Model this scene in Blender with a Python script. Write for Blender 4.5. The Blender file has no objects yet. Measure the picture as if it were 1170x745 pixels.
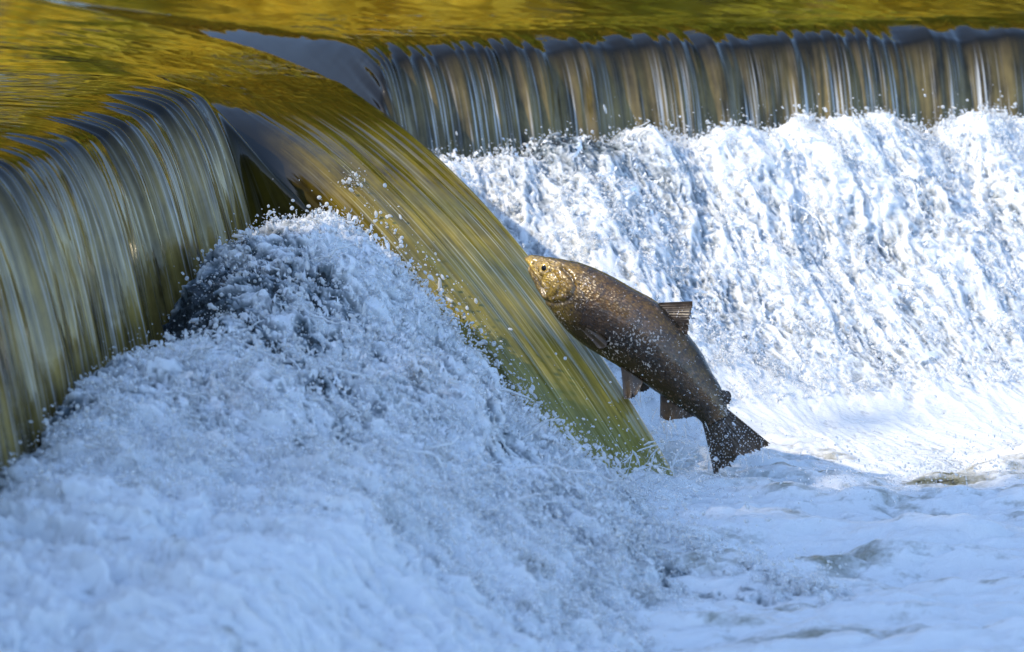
import bpy, math, random
import numpy as np
from mathutils import Matrix, Vector

R = math.radians
rng = np.random.default_rng(7)
random.seed(7)
scene = bpy.context.scene
col = scene.collection

# ------------------------------------------------------------------ camera, world, sun, exposure
W0, H0, FPX = 1170.0, 745.0, 5000.0          # photograph size and focal length in its pixels
PITCH = R(8.0)
CAM = np.array([0.0, 0.0, 1.63])
cam_data = bpy.data.cameras.new('camera')
cam = bpy.data.objects.new('camera', cam_data); col.objects.link(cam)
cam.location = CAM
cam.rotation_euler = (math.pi / 2 - PITCH, 0, 0)
cam_data.sensor_width = 36.0
cam_data.lens = FPX / W0 * 36.0
cam_data.clip_start = 0.1
cam_data.clip_end = 2000
cam_data.dof.use_dof = True
cam_data.dof.focus_distance = 9.6
cam_data.dof.aperture_fstop = 5.0
scene.camera = cam

SUN_AZ = np.array([-0.954, -0.30]); SUN_EL = R(40)      # where the sun stands, to the left and a little downstream
world = bpy.data.worlds.new('World'); scene.world = world
world.use_nodes = True
wn = world.node_tree.nodes; wl = world.node_tree.links
wn.clear()
sky = wn.new('ShaderNodeTexSky'); sky.sky_type = 'NISHITA'; sky.sun_disc = False
sky.sun_elevation = SUN_EL
sky.sun_rotation = math.atan2(SUN_AZ[0], SUN_AZ[1])
sky.air_density = 1.0; sky.dust_density = 0.3; sky.ozone_density = 2.0
bg = wn.new('ShaderNodeBackground'); bg.inputs['Strength'].default_value = 0.15
wo = wn.new('ShaderNodeOutputWorld')
wl.new(sky.outputs[0], bg.inputs[0]); wl.new(bg.outputs[0], wo.inputs[0])

sun_data = bpy.data.lights.new('sun', 'SUN'); sun_data.energy = 2.1; sun_data.angle = R(0.6)
sun_data.color = (1.0, 0.84, 0.60)
sun = bpy.data.objects.new('sun', sun_data); col.objects.link(sun)
sdir = Vector((SUN_AZ[0] * math.cos(SUN_EL), SUN_AZ[1] * math.cos(SUN_EL), math.sin(SUN_EL)))
sun.rotation_euler = sdir.to_track_quat('Z', 'Y').to_euler()
sun.location = (-14, 4, 14)

scene.view_settings.view_transform = 'Standard'
scene.view_settings.look = 'None'
scene.view_settings.gamma = 1.0
scene.view_settings.exposure = 1.25
scene.render.engine = 'CYCLES'
scene.cycles.use_denoising = True
scene.cycles.max_bounces = 8
scene.cycles.sample_clamp_indirect = 6.0

# ------------------------------------------------------------------ numeric helpers
_perm = np.random.default_rng(11).permutation(256).astype(np.int32)
_perm = np.concatenate([_perm, _perm, _perm])
_g = np.random.default_rng(5).normal(size=(256, 3)); _g /= np.linalg.norm(_g, axis=1)[:, None]
_g = _g.astype(np.float32)

def pn(x, y, z=0.0):
    """Perlin noise, about -1..1"""
    x, y, z = np.broadcast_arrays(np.asarray(x, np.float64), np.asarray(y, np.float64), np.asarray(z, np.float64))
    xi = np.floor(x).astype(np.int64); yi = np.floor(y).astype(np.int64); zi = np.floor(z).astype(np.int64)
    xf = (x - xi).astype(np.float32); yf = (y - yi).astype(np.float32); zf = (z - zi).astype(np.float32)
    xi &= 255; yi &= 255; zi &= 255
    f = lambda t: t * t * t * (t * (t * 6 - 15) + 10)
    u, v, w = f(xf), f(yf), f(zf)
    def gr(a, b, c):
        h = _perm[_perm[_perm[xi + a] + yi + b] + zi + c]
        g = _g[h]
        return g[..., 0] * (xf - a) + g[..., 1] * (yf - b) + g[..., 2] * (zf - c)
    def lp(a, b, t): return a + (b - a) * t
    x00 = lp(gr(0, 0, 0), gr(1, 0, 0), u); x10 = lp(gr(0, 1, 0), gr(1, 1, 0), u)
    x01 = lp(gr(0, 0, 1), gr(1, 0, 1), u); x11 = lp(gr(0, 1, 1), gr(1, 1, 1), u)
    return 1.6 * lp(lp(x00, x10, v), lp(x01, x11, v), w)

def fbm(x, y, z=0.0, o=4, gain=0.5):
    s = 0; a = 1.0; n = 0
    for k in range(o):
        s = s + a * pn(x * 2**k + 13.7 * k, y * 2**k + 5.1 * k, z * 2**k + 9.3 * k); n += a; a *= gain
    return s / n

def ridge(x, y, z=0.0):
    return np.clip(1 - 2.2 * np.abs(pn(x, y, z)), 0, 1)

def sstep(a, b, x):
    t = np.clip((x - a) / (b - a), 0, 1); return t * t * (3 - 2 * t)

def pchip(xk, yk, x):
    xk = np.asarray(xk, float); yk = np.asarray(yk, float)
    h = np.diff(xk); d = np.diff(yk) / h
    m = np.zeros_like(yk)
    for i in range(1, len(yk) - 1):
        if d[i-1] * d[i] > 0:
            w1 = 2*h[i] + h[i-1]; w2 = h[i] + 2*h[i-1]
            m[i] = (w1 + w2) / (w1 / d[i-1] + w2 / d[i])
    m[0] = d[0]; m[-1] = d[-1]
    i = np.clip(np.searchsorted(xk, x, 'right') - 1, 0, len(xk) - 2)
    t = (x - xk[i]) / h[i]
    return ((1+2*t)*(1-t)**2*yk[i] + t*(1-t)**2*h[i]*m[i] + t*t*(3-2*t)*yk[i+1] + t*t*(t-1)*h[i]*m[i+1])

def seg_dist(x, z, pts):
    d = np.full(x.shape, 9.0)
    for (x0, z0), (x1, z1) in zip(pts[:-1], pts[1:]):
        t = np.clip(((x-x0)*(x1-x0) + (z-z0)*(z1-z0)) / ((x1-x0)**2 + (z1-z0)**2), 0, 1)
        d = np.minimum(d, np.hypot(x - x0 - t*(x1-x0), z - z0 - t*(z1-z0)))
    return d
FW = np.array([0, math.cos(PITCH), -math.sin(PITCH)]); UPV = np.array([0, math.sin(PITCH), math.cos(PITCH)])
def at(px, py, depth):
    """a place in the world: seen through that point of the picture, that many metres away"""
    return CAM + depth * (FW + np.array([1, 0, 0]) * (px - W0/2) / FPX + UPV * (H0/2 - py) / FPX)
def on_z(px, py, z):
    d = FW + np.array([1, 0, 0]) * (px - W0/2) / FPX + UPV * (H0/2 - py) / FPX
    return CAM + d * (z - CAM[2]) / d[2]

# ------------------------------------------------------------------ mesh helpers
def mesh_from(name, verts, faces, attrs=None, smooth=True, normals=None):
    """verts (n,3), faces (m,k) arrays of equal corner count"""
    verts = np.asarray(verts, np.float32); faces = np.asarray(faces, np.int32)
    me = bpy.data.meshes.new(name)
    n, (m, k) = len(verts), faces.shape
    me.vertices.add(n); me.vertices.foreach_set('co', verts.ravel())
    me.loops.add(m * k); me.loops.foreach_set('vertex_index', faces.ravel())
    me.polygons.add(m)
    me.polygons.foreach_set('loop_start', np.arange(0, m * k, k, dtype=np.int32))
    me.polygons.foreach_set('loop_total', np.full(m, k, np.int32))
    me.polygons.foreach_set('use_smooth', np.full(m, smooth, bool))
    for a, v in (attrs or {}).items():
        v = np.asarray(v, np.float32)
        if v.ndim == 1:
            me.attributes.new(a, 'FLOAT', 'POINT').data.foreach_set('value', v)
        else:
            me.attributes.new(a, 'FLOAT_VECTOR', 'POINT').data.foreach_set('vector', v.ravel())
    me.update(calc_edges=True)
    if normals is not None:
        me.normals_split_custom_set_from_vertices(np.asarray(normals, np.float32))
    return me

def grid_faces(nu, nv, close_u=False):
    i, j = np.meshgrid(np.arange(nu if close_u else nu - 1), np.arange(nv - 1), indexing='ij')
    i2 = (i + 1) % nu
    return np.stack([i*nv + j, i2*nv + j, i2*nv + j + 1, i*nv + j + 1], -1).reshape(-1, 4)

def grid_normals(P):
    du = np.gradient(P, axis=0); dv = np.gradient(P, axis=1)
    n = np.cross(du, dv); return n / np.maximum(np.linalg.norm(n, axis=-1, keepdims=True), 1e-12)

def obj(name, me, mat=None, parent=None, **props):
    o = bpy.data.objects.new(name, me); col.objects.link(o)
    if mat is not None and me is not None: me.materials.append(mat)
    if parent: o.parent = parent
    for k, v in props.items(): o[k] = v
    return o

# ------------------------------------------------------------------ material helpers
class Mat:
    def __init__(s, name):
        s.m = bpy.data.materials.new(name); s.m.use_nodes = True
        s.nt = s.m.node_tree; s.n = s.nt.nodes; s.l = s.nt.links
        s.b = s.n['Principled BSDF']; s.out = s.n['Material Output']
    def node(s, t, **kw):
        n = s.n.new(t)
        for k, v in kw.items(): setattr(n, k, v)
        return n
    def set(s, **kw):
        for k, v in kw.items():
            k = k.replace('_', ' ')
            s.b.inputs[k].default_value = (*v, 1) if isinstance(v, tuple) and len(v) == 3 else v
        return s
    def link(s, a, b): s.l.new(a, b)
    def attr(s, name): return s.node('ShaderNodeAttribute', attribute_name=name)
    def noise(s, vec, scale=5, detail=4, rough=0.5, dist=0.0):
        n = s.node('ShaderNodeTexNoise'); n.inputs['Scale'].default_value = scale
        n.inputs['Detail'].default_value = detail; n.inputs['Roughness'].default_value = rough
        n.inputs['Distortion'].default_value = dist
        if vec is not None: s.link(vec, n.inputs['Vector'])
        return n
    def ramp(s, fac, stops, interp='LINEAR'):
        r = s.node('ShaderNodeValToRGB'); r.color_ramp.interpolation = interp
        e = r.color_ramp.elements
        while len(e) < len(stops): e.new(0.5)
        for i, (p, c) in enumerate(stops):
            e[i].position = p; e[i].color = (*c, 1) if len(c) == 3 else c
        s.link(fac, r.inputs['Fac']); return r
    def math(s, op, a, b=None, c=None, clamp=False):
        n = s.node('ShaderNodeMath', operation=op); n.use_clamp = clamp
        for k, v in enumerate((a, b, c)):
            if v is None: continue
            if isinstance(v, (int, float)): n.inputs[k].default_value = v
            else: s.link(v, n.inputs[k])
        return n.outputs[0]
    def mix(s, fac, a, b):
        n = s.node('ShaderNodeMix', data_type='RGBA')
        for sock, v in ((n.inputs['Factor'], fac), (n.inputs['A'], a), (n.inputs['B'], b)):
            if isinstance(v, (int, float)): sock.default_value = v
            elif isinstance(v, tuple): sock.default_value = (*v, 1)
            else: s.link(v, sock)
        return n.outputs['Result']
    def bump(s, height, strength=0.3, dist=0.01):
        b = s.node('ShaderNodeBump'); b.inputs['Strength'].default_value = strength
        b.inputs['Distance'].default_value = dist
        s.link(height, b.inputs['Height']); s.link(b.outputs[0], s.b.inputs['Normal']); return b
    def mapping(s, vec, scale):
        m = s.node('ShaderNodeMapping'); m.inputs['Scale'].default_value = scale
        s.link(vec, m.inputs['Vector']); return m.outputs[0]

# flowing river water: attribute flow = (metres across, metres along, how far over the lip 0..1)
def water_mat(name, deep, fall_a, fall_b, thread, thread_amt, rough=0.05, moss=None):
    M = Mat(name)
    fl = M.attr('flow').outputs['Vector']
    sep = M.node('ShaderNodeSeparateXYZ'); M.link(fl, sep.inputs[0])
    over = sep.outputs['Z']
    algae = M.noise(M.mapping(fl, (16, 7, 0)), 1.0, 5, 0.6)
    streak = M.noise(M.mapping(fl, (55, 2.0, 0)), 1.0, 3, 0.55)
    t = M.math('ADD', M.math('MULTIPLY', algae.outputs['Fac'], 0.55), M.math('MULTIPLY', streak.outputs['Fac'], 0.45))
    c = M.ramp(t, [(0.38, fall_a), (0.62, fall_b)]).outputs[0]
    fine = M.noise(M.mapping(fl, (170, 1.6, 0)), 1.0, 2, 0.5)
    gate = M.noise(M.mapping(fl, (22, 3.0, 0)), 1.0, 2, 0.5)
    th = M.math('MULTIPLY', M.ramp(fine.outputs['Fac'], [(0.53, (0, 0, 0)), (0.68, (1, 1, 1))]).outputs[0],
                M.ramp(gate.outputs['Fac'], [(0.38, (0, 0, 0)), (0.62, (1, 1, 1))]).outputs[0])
    th = M.math('MULTIPLY', M.math('MULTIPLY', th, thread_amt), M.ramp(over, [(0.02, (0, 0, 0)), (0.20, (1, 1, 1))]).outputs[0])
    c = M.mix(th, c, thread)
    if name == 'chute water':                            # greener and paler where it thins and takes in air
        c = M.mix(M.math('MULTIPLY', M.ramp(over, [(0.25, (0, 0, 0)), (0.85, (1, 1, 1))]).outputs[0], .6), c, M.mix(streak.outputs['Fac'], (0.10, 0.10, 0.015), (0.38, 0.38, 0.13)))
    if moss:                                             # the mossy foot of the wall shows through the thinning sheet
        mo = M.math('ADD', over, M.math('MULTIPLY', M.math('SUBTRACT', algae.outputs['Fac'], .5), .35))
        mc = M.mix(algae.outputs['Fac'], (0.030, 0.026, 0.012), (0.16, 0.12, 0.03))
        c = M.mix(M.math('MULTIPLY', M.ramp(mo, [(moss, (0, 0, 0)), (moss + .10, (1, 1, 1))]).outputs[0], .85), c, mc)
    c = M.mix(M.ramp(over, [(0.03, (0, 0, 0)), (0.34, (1, 1, 1))]).outputs[0], deep, c)
    M.link(c, M.b.inputs['Base Color'])
    M.set(Roughness=rough + .02, IOR=1.33, Specular_IOR_Level=.75)
    h = M.math('ADD', M.math('MULTIPLY', fine.outputs['Fac'], 0.5), streak.outputs['Fac'])
    h = M.math('MULTIPLY', h, M.ramp(over, [(0.0, (0, 0, 0)), (0.2, (1, 1, 1))]).outputs[0])
    M.bump(h, 0.35, 0.004)
    return M.m

MAT = {}
DEEP = (0.007, 0.0055, 0.0015)
MAT['upstream'] = water_mat('river water', DEEP, DEEP, DEEP, DEEP, 0.0, 0.04)
MAT['curtain'] = water_mat('falling sheet water', DEEP, (0.05, 0.036, 0.009), (0.30, 0.22, 0.06), (0.62, 0.64, 0.66), 0.6)  # bluish white threads: froth lines, also painted sky reflection
MAT['far_curtain'] = water_mat('far falling sheet water', DEEP, (0.035, 0.028, 0.010), (0.24, 0.18, 0.065), (0.72, 0.74, 0.76), 1.0, 0.05, .40)  # cool white threads also paint the sky's reflection on the ribs
MAT['chute'] = water_mat('chute water', DEEP, (0.050, 0.036, 0.004), (0.27, 0.20, 0.018), (0.60, 0.58, 0.42), 0.8, 0.06)

def foam_mat(name, white, thin, rough=0.35, sss=0.0):
    """white aerated water; attribute foam = how much air is in it (1 white froth, 0 clear river water), plus painted shade on the right slope"""
    M = Mat(name)
    a = M.attr('foam').outputs['Fac']
    tc = M.node('ShaderNodeTexCoord').outputs['Object']
    n = M.noise(tc, 90, 4, 0.65)
    f = M.math('ADD', a, M.math('MULTIPLY', M.math('SUBTRACT', n.outputs['Fac'], 0.5), 0.55), clamp=True)
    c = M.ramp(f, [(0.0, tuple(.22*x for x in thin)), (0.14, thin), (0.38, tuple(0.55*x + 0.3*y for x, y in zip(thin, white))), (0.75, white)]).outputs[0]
    M.link(c, M.b.inputs['Base Color'])
    M.set(Roughness=rough, IOR=1.33)
    if sss:
        M.b.inputs['Subsurface Weight'].default_value = sss
        M.b.inputs['Subsurface Radius'].default_value = (1.0, 1.0, 1.0)
        M.b.inputs['Subsurface Scale'].default_value = 0.016
    n2 = M.noise(tc, 260, 3, 0.7)
    M.bump(n2.outputs['Fac'], 0.8, 0.005)
    return M.m
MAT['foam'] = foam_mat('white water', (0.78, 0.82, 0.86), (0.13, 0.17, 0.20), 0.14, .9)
MAT['pool_foam'] = foam_mat('pool froth', (0.80, 0.83, 0.86), (0.20, 0.20, 0.13), 0.25, .8)
MAT['film'] = Mat('torn water film').set(Base_Color=(0.90, 0.93, 0.96), Roughness=0.05, IOR=1.33, Transmission_Weight=0.35).m
MAT['drop'] = Mat('water droplets').set(Base_Color=(0.9, 0.92, 0.94), Roughness=0.03, IOR=1.33, Transmission_Weight=0.55).m

# ------------------------------------------------------------------ ground and banks
U = 0.80                                                # upstream level; the pool below the fall is at 0
gx = np.concatenate([[-700, -300, -120, -60, -35], np.linspace(-24, 24, 65), [35, 60, 120, 300, 700]])
gy = np.concatenate([[-700, -300, -100, -40], np.linspace(-20, 60, 90), [80, 120, 300, 700]])
GX, GY = np.meshgrid(gx, gy, indexing='ij')
far_edge = 31 + 1.2 * pn(GX * 0.12, 3.3) - 0.10 * GX
bank = np.maximum(sstep(0, 5, GY - far_edge), np.maximum(sstep(0, 4, -GX - 8.5 + 0.5*pn(GY*0.2, 8.1)), sstep(0, 4, GX - 9 + 0.5*pn(GY*0.2, 1.7))))
GZ = -0.7 + bank * (2.3 + 0.35 * fbm(GX * 0.3, GY * 0.3, 0, 3)) + 7.0 * sstep(38, 62, GY)
M = Mat('leaf strewn earth'); tc = M.node('ShaderNodeTexCoord').outputs['Object']
n1 = M.noise(tc, 0.9, 5, 0.6); n2 = M.noise(tc, 14, 4, 0.6)
c = M.mix(n2.outputs['Fac'], M.ramp(n1.outputs['Fac'], [(0.35, (0.07, 0.075, 0.02)), (0.65, (0.20, 0.15, 0.03))]).outputs[0], (0.10, 0.07, 0.025))
M.link(c, M.b.inputs['Base Color']); M.set(Roughness=0.9); M.bump(n2.outputs['Fac'], 0.6, 0.05)
obj('ground', mesh_from('ground', np.stack([GX, GY, GZ], -1).reshape(-1, 3), grid_faces(len(gx), len(gy))), M.m, kind='structure')

# ------------------------------------------------------------------ the river going over the weir
# across the weir, from the near left end to the far right end:
#  lip x, lip y, flow heading in degrees, speed, downward speed at the lip, length of the draw-down, lines to the next, section
K = [(-4.0, -3.0, -12, .55, .26, .08, 8, 'L'),
     (-1.62, 4.5, -12, .55, .26, .08, 30, 'L'),
     (-1.20, 7.0, -12, .55, .26, .08, 90, 'L'),
     (-.985, 8.35, -12, .55, .26, .08, 150, 'L'),
     (-.845, 9.2, -11, .55, .26, .08, 130, 'L'),
     (-.745, 9.85, -14, .55, .26, .08, 30, 'L'),
     (-.72, 9.97, -22, .60, .26, .08, 30, 'J'),
     (-.705, 10.06, -40, .66, .32, .12, 40, 'J'),
     (-.665, 10.20, -54, 3.8, .85, .34, 40, 'J'),
     (-.605, 10.30, -59, 5.12, 1.0, .45, 80, 'J'),
     (-.475, 10.40, -60, 5.22, 1.0, .5, 80, 'J'),
     (-.345, 10.50, -61.5, 5.15, 1.0, .55, 30, 'J'),
     (-.325, 10.55, -62, 3.4, .85, .48, 40, 'J'),
     (-.32, 10.62, -62, 1.2, .60, .42, 40, 'R'),
     (-.33, 10.78, -62, .80, .42, .55, 50, 'R'),
     (-.335, 11.08, -62, .70, .34, .10, 120, 'R'),
     (0.0, 11.36, -66, .66, .32, .085, 200, 'R'),
     (.60, 11.60, -72, .62, .30, .08, 250, 'R'),
     (1.36, 11.86, -78, .60, .30, .08, 70, 'R'),
     (2.6, 12.15, -82, .6, .30, .08, 30, 'R'),
     (8.0, 12.9, -86, .6, .30, .08, 1, 'R')]
us, sec = [], []
for k in range(len(K) - 1):
    us.append(k + np.arange(K[k][6]) / K[k][6]); sec += [K[k][7]] * K[k][6]
us = np.concatenate(us + [[len(K) - 1.0]]); sec = np.array(sec + ['R'])
kk = np.arange(len(K)); cols = list(zip(*K))
Lx, Ly, TH, V, VZ, LEN = [pchip(kk, cols[i], us) for i in range(6)]
TH = np.radians(TH)
across = np.concatenate([[0], np.cumsum(np.hypot(np.diff(Lx), np.diff(Ly)))])
nU = len(us)
s_up = -np.concatenate([[90, 45, 24, 14, 9, 6.5, 5, 4.2, 3.6, 3.1], np.geomspace(2.7, 0.06, 90), np.linspace(0.055, 0.0, 10)])
nF = 120
dxy = np.stack([np.cos(TH), np.sin(TH)], -1)
slope = VZ / V; DD = slope * LEN
zl = U - DD
Zb = -0.06
T = (-VZ + np.sqrt(VZ**2 + 4 * 4.9 * (zl - Zb))) / (2 * 4.9)
tau = (np.linspace(0, 1, nF + 1)[1:] ** 0.85)[None, :] * T[:, None]
S = np.concatenate([np.repeat(s_up[None, :], nU, 0), V[:, None] * tau], 1)
Z = np.concatenate([U - DD[:, None] * np.exp(s_up[None, :] / LEN[:, None]), zl[:, None] - VZ[:, None] * tau - 4.9 * tau**2], 1)
P = np.stack([Lx[:, None] + dxy[:, None, 0] * S, Ly[:, None] + dxy[:, None, 1] * S, Z], -1)
# the chute narrows a little and its surface is slightly domed
jet = sstep(1.0, 4.5, V)[:, None]
smooth = (np.interp(us, [5.8, 6.15, 8.0, 8.5, 11.6, 12.1, 14.2, 14.9], [0, 1, 1, 0, 0, 1, 1, 0]))[:, None]   # glassy flanks of the notch
over = np.concatenate([np.zeros((nU, len(s_up))), np.repeat(np.linspace(0, 1, nF + 1)[None, 1:], nU, 0)], 1)
seglen = np.linalg.norm(np.diff(P, axis=1), axis=-1)
along = np.concatenate([np.zeros((nU, 1)), np.cumsum(seglen, 1)], 1); along -= along[:, [len(s_up) - 1]]
A = across[:, None] + 0 * along
sh = np.clip((9.25 - us) / 1.2, 0, 1.25)[:, None] ** 2 * (us > 7.0)[:, None] * sstep(7.0, 7.9, us)[:, None]
P[..., 2] -= .055 * sh * sstep(-.35, .25, along)
sh2 = np.clip((us - 10.7) / 1.3, 0, 1.1)[:, None] ** 2 * sstep(13, 12.1, us)[:, None]
P[..., 2] -= .035 * sh2 * sstep(-.2, .3, along)
N = grid_normals(P); N *= np.sign(N[..., 2:3].mean())
# ribs and threads that run with the flow: start at the lip, deepen down the fall
ram = sstep(-0.10, 0.16, along) * (1 - 0.55 * jet) * (1 - .93 * smooth)
AW = A + .07 * pn(A * 2.3, 4.7, 1.1) + .02 * pn(A * 6.1, 2.7, 1.9)
meander = AW + (0.02 * pn(A * 3, along * 1.5, 4.4) + .04 * pn(A * 1.7, 1.0, 2.0) + .012 * pn(A * 9, along * 2.5, 6.4)) * sstep(0, 0.3, along)
disp = ram * (0.012 * pn(meander * 8, along * 0.9, 1.2) + 0.0080 * pn(meander * 26, along * 1.1, 7.7)
              + 0.0032 * pn(meander * 62, along * 1.4, 3.1) + 0.0009 * pn(meander * 150, along * 1.6, 9.1))
disp += ram * (1 - jet) * 0.014 * (0.45 - np.abs(pn(meander * 7.5 + 3, along * 0.5, 5.2))) * 2
# scalloped lip: where each tongue of water begins to bend
disp += sstep(-0.20, 0.0, along) * (1 - jet) * (1 - smooth) * (0.030 * (.3 - np.abs(pn(AW * 7.1, 0.6, 2.2))) + 0.014 * (.3 - np.abs(pn(AW * 19, 0.6, 6.2))))
# slow swells and drawn-out ripples of the water coming up to the weir
rip = (1 - sstep(-0.1, 0.25, along)) * (1 - .7 * smooth * sstep(-1.2, -.3, along))
far = np.clip(-along / 2.5, 0, 1)
disp += rip * (1 - 0.75 * far) * (0.0016 * pn(A * 16, along * 4, 8.8) + 0.0007 * pn(A * 40 + along * 3, along * 9, 2.8))
wx, wy = P[..., 0], P[..., 1]
rip = rip * (1 - .94 * sstep(12.0, 12.4, wy))
disp += rip * sstep(-6, -0.2, along) * 0.004 * pn(wx * 2.2, wy * 3.5, 6.1)
disp += rip * np.clip(1.2 - far, 0, 1) * (0.0011 * pn(wx * 9, wy * 15, 1.1) + 0.0005 * pn(wx * 22, wy * 40, 4.1))
disp += jet * (1 - .9 * smooth) * sstep(-0.1, 0.5, along) * (0.006 * pn(A * 17, along * 0.6, 3.8) + 0.002 * pn(A * 60, along * 0.9, 1.8))
P = P + N * disp[..., None]
N = grid_normals(P); N *= np.sign(N[..., 2:3].mean())
flow = np.stack([A, along, over * (1 - .72 * smooth)], -1)
LIP = len(s_up) - 1
def water_piece(name, mask_u, j0, j1, mat, label, cat):
    i = np.where(mask_u)[0]; i0, i1 = i[0], min(i[-1] + 2, nU)
    p = P[i0:i1, j0:j1]; f = grid_faces(i1 - i0, j1 - j0)
    n = N[i0:i1, j0:j1].reshape(-1, 3)
    if n[:, 2].mean() > 0:
        fn = np.cross(p[1, 0] - p[0, 0], p[0, 1] - p[0, 0])
        if fn[2] < 0: f = f[:, ::-1]
    me = mesh_from(name, p.reshape(-1, 3), f, {'flow': flow[i0:i1, j0:j1].reshape(-1, 3)}, True, n)
    return obj(name, me, mat, kind='structure', label=label, category=cat)
LJ = LIP - 24
water_piece('upstream_water', us >= 0, 0, LJ + 1, MAT['upstream'], 'calm golden brown river water sliding up to the weir', 'water')
water_piece('water_curtain', sec == 'L', LJ, P.shape[1], MAT['curtain'], 'near left curtain of ribbed falling water', 'water')
water_piece('water_chute', sec == 'J', LJ, P.shape[1], MAT['chute'], 'smooth olive chute of water shooting through the notch', 'water')
water_piece('water_curtain', sec == 'R', LJ, P.shape[1], MAT['far_curtain'], 'far right curtain of falling water behind the fish', 'water')

# the weir itself, under the water
M = Mat('algae covered concrete'); tc = M.node('ShaderNodeTexCoord').outputs['Object']
n1 = M.noise(tc, 6, 5, 0.65); n2 = M.noise(tc, 40, 4, 0.6)
M.link(M.ramp(n1.outputs['Fac'], [(0.35, (0.05, 0.045, 0.015)), (0.7, (0.20, 0.17, 0.11))]).outputs[0], M.b.inputs['Base Color'])
M.set(Roughness=0.6); M.bump(n2.outputs['Fac'], 0.5, 0.01)
sel = np.arange(0, nU, 12)
prof = [(-.75, -1.0), (-.75, U - .32), (-.45, U - .16), (-.22, U - .10), (-.10, U - .12), (-.05, U - .20), (-.04, -1.0)]
wp = []
for i in sel:
    dd = DD[i]
    wp.append([(Lx[i] + dxy[i, 0]*s, Ly[i] + dxy[i, 1]*s, z - dd*1.2 if z > 0 else z) for s, z in prof])
wp = np.array(wp)
obj('weir', mesh_from('weir', wp.reshape(-1, 3), grid_faces(len(sel), len(prof)), smooth=False), M.m,
    label='algae covered concrete weir under the falling water', category='weir')

# ------------------------------------------------------------------ white water
def heap(name, nu, nv, plan, amp, seed, mat, flowfun, foamfun, label):
    """plan(i, j grids 0..1) -> x, y, z rest surface; roughened with splashes drawn out along the flow"""
    a, b = np.meshgrid(np.linspace(0, 1, nu), np.linspace(0, 1, nv), indexing='ij')
    X, Y, Zz = plan(a, b)
    Q = np.stack([X, Y, Zz], -1)
    n = grid_normals(Q); n *= np.sign(n[..., 2:3])
    e, f = flowfun(X, Y)                                  # metres across / along the flow
    w1 = 0.05 * pn(e * 5, f * 3, seed); w2 = 0.05 * pn(e * 5, f * 3, seed + 7)
    e1, f1 = e + w1, f + w2
    am = amp(X, Y)
    big = fbm(e1 * 5, f1 * 2.6, seed + 1, 2)
    r1 = ridge(e1 * 13, f1 * 3.0, seed + 2) ** 2
    r2 = ridge(e1 * 30 + 0.4*big, f1 * 7, seed + 3) ** 2
    r3 = ridge(e1 * 62 + 0.5*r1, f1 * 20, seed + 4) ** 1.5
    r4 = pn(e1 * 105, f1 * 48, seed + 5)
    r5 = pn(e1 * 190, f1 * 140, seed + 8)
    d = am * (0.050 * big + 0.024 * r1 + 0.013 * r2 + 0.0075 * r3 + 0.005 * r4 + 0.003 * r5)
    Q = Q + n * d[..., None]
    # throw the ridges sideways so that tongues overhang
    side = np.stack([pn(e1 * 18, f1 * 15, seed + 11), pn(e1 * 18, f1 * 15, seed + 12), 0.6*pn(e1 * 18, f1 * 15, seed + 13)], -1)
    side2 = np.stack([pn(e1 * 55, f1 * 48, seed + 14), pn(e1 * 55, f1 * 48, seed + 15), pn(e1 * 55, f1 * 48, seed + 16)], -1)
    Q = Q + am[..., None] * (0.014 * side + 0.006 * side2)
    r3 = r3 + 0.5 * r4 + 0.4 * r5
    foam = foamfun(X, Y, Zz, e1, f1, big, r1, r2, r3)
    me = mesh_from(name, Q.reshape(-1, 3), grid_faces(nu, nv), {'foam': np.clip(foam, 0, 1).ravel()})
    obj(name, me, mat, kind='stuff', label=label, category='foam')
    return Q, grid_normals(Q) * np.sign(n[..., 2:3]), foam

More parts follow.
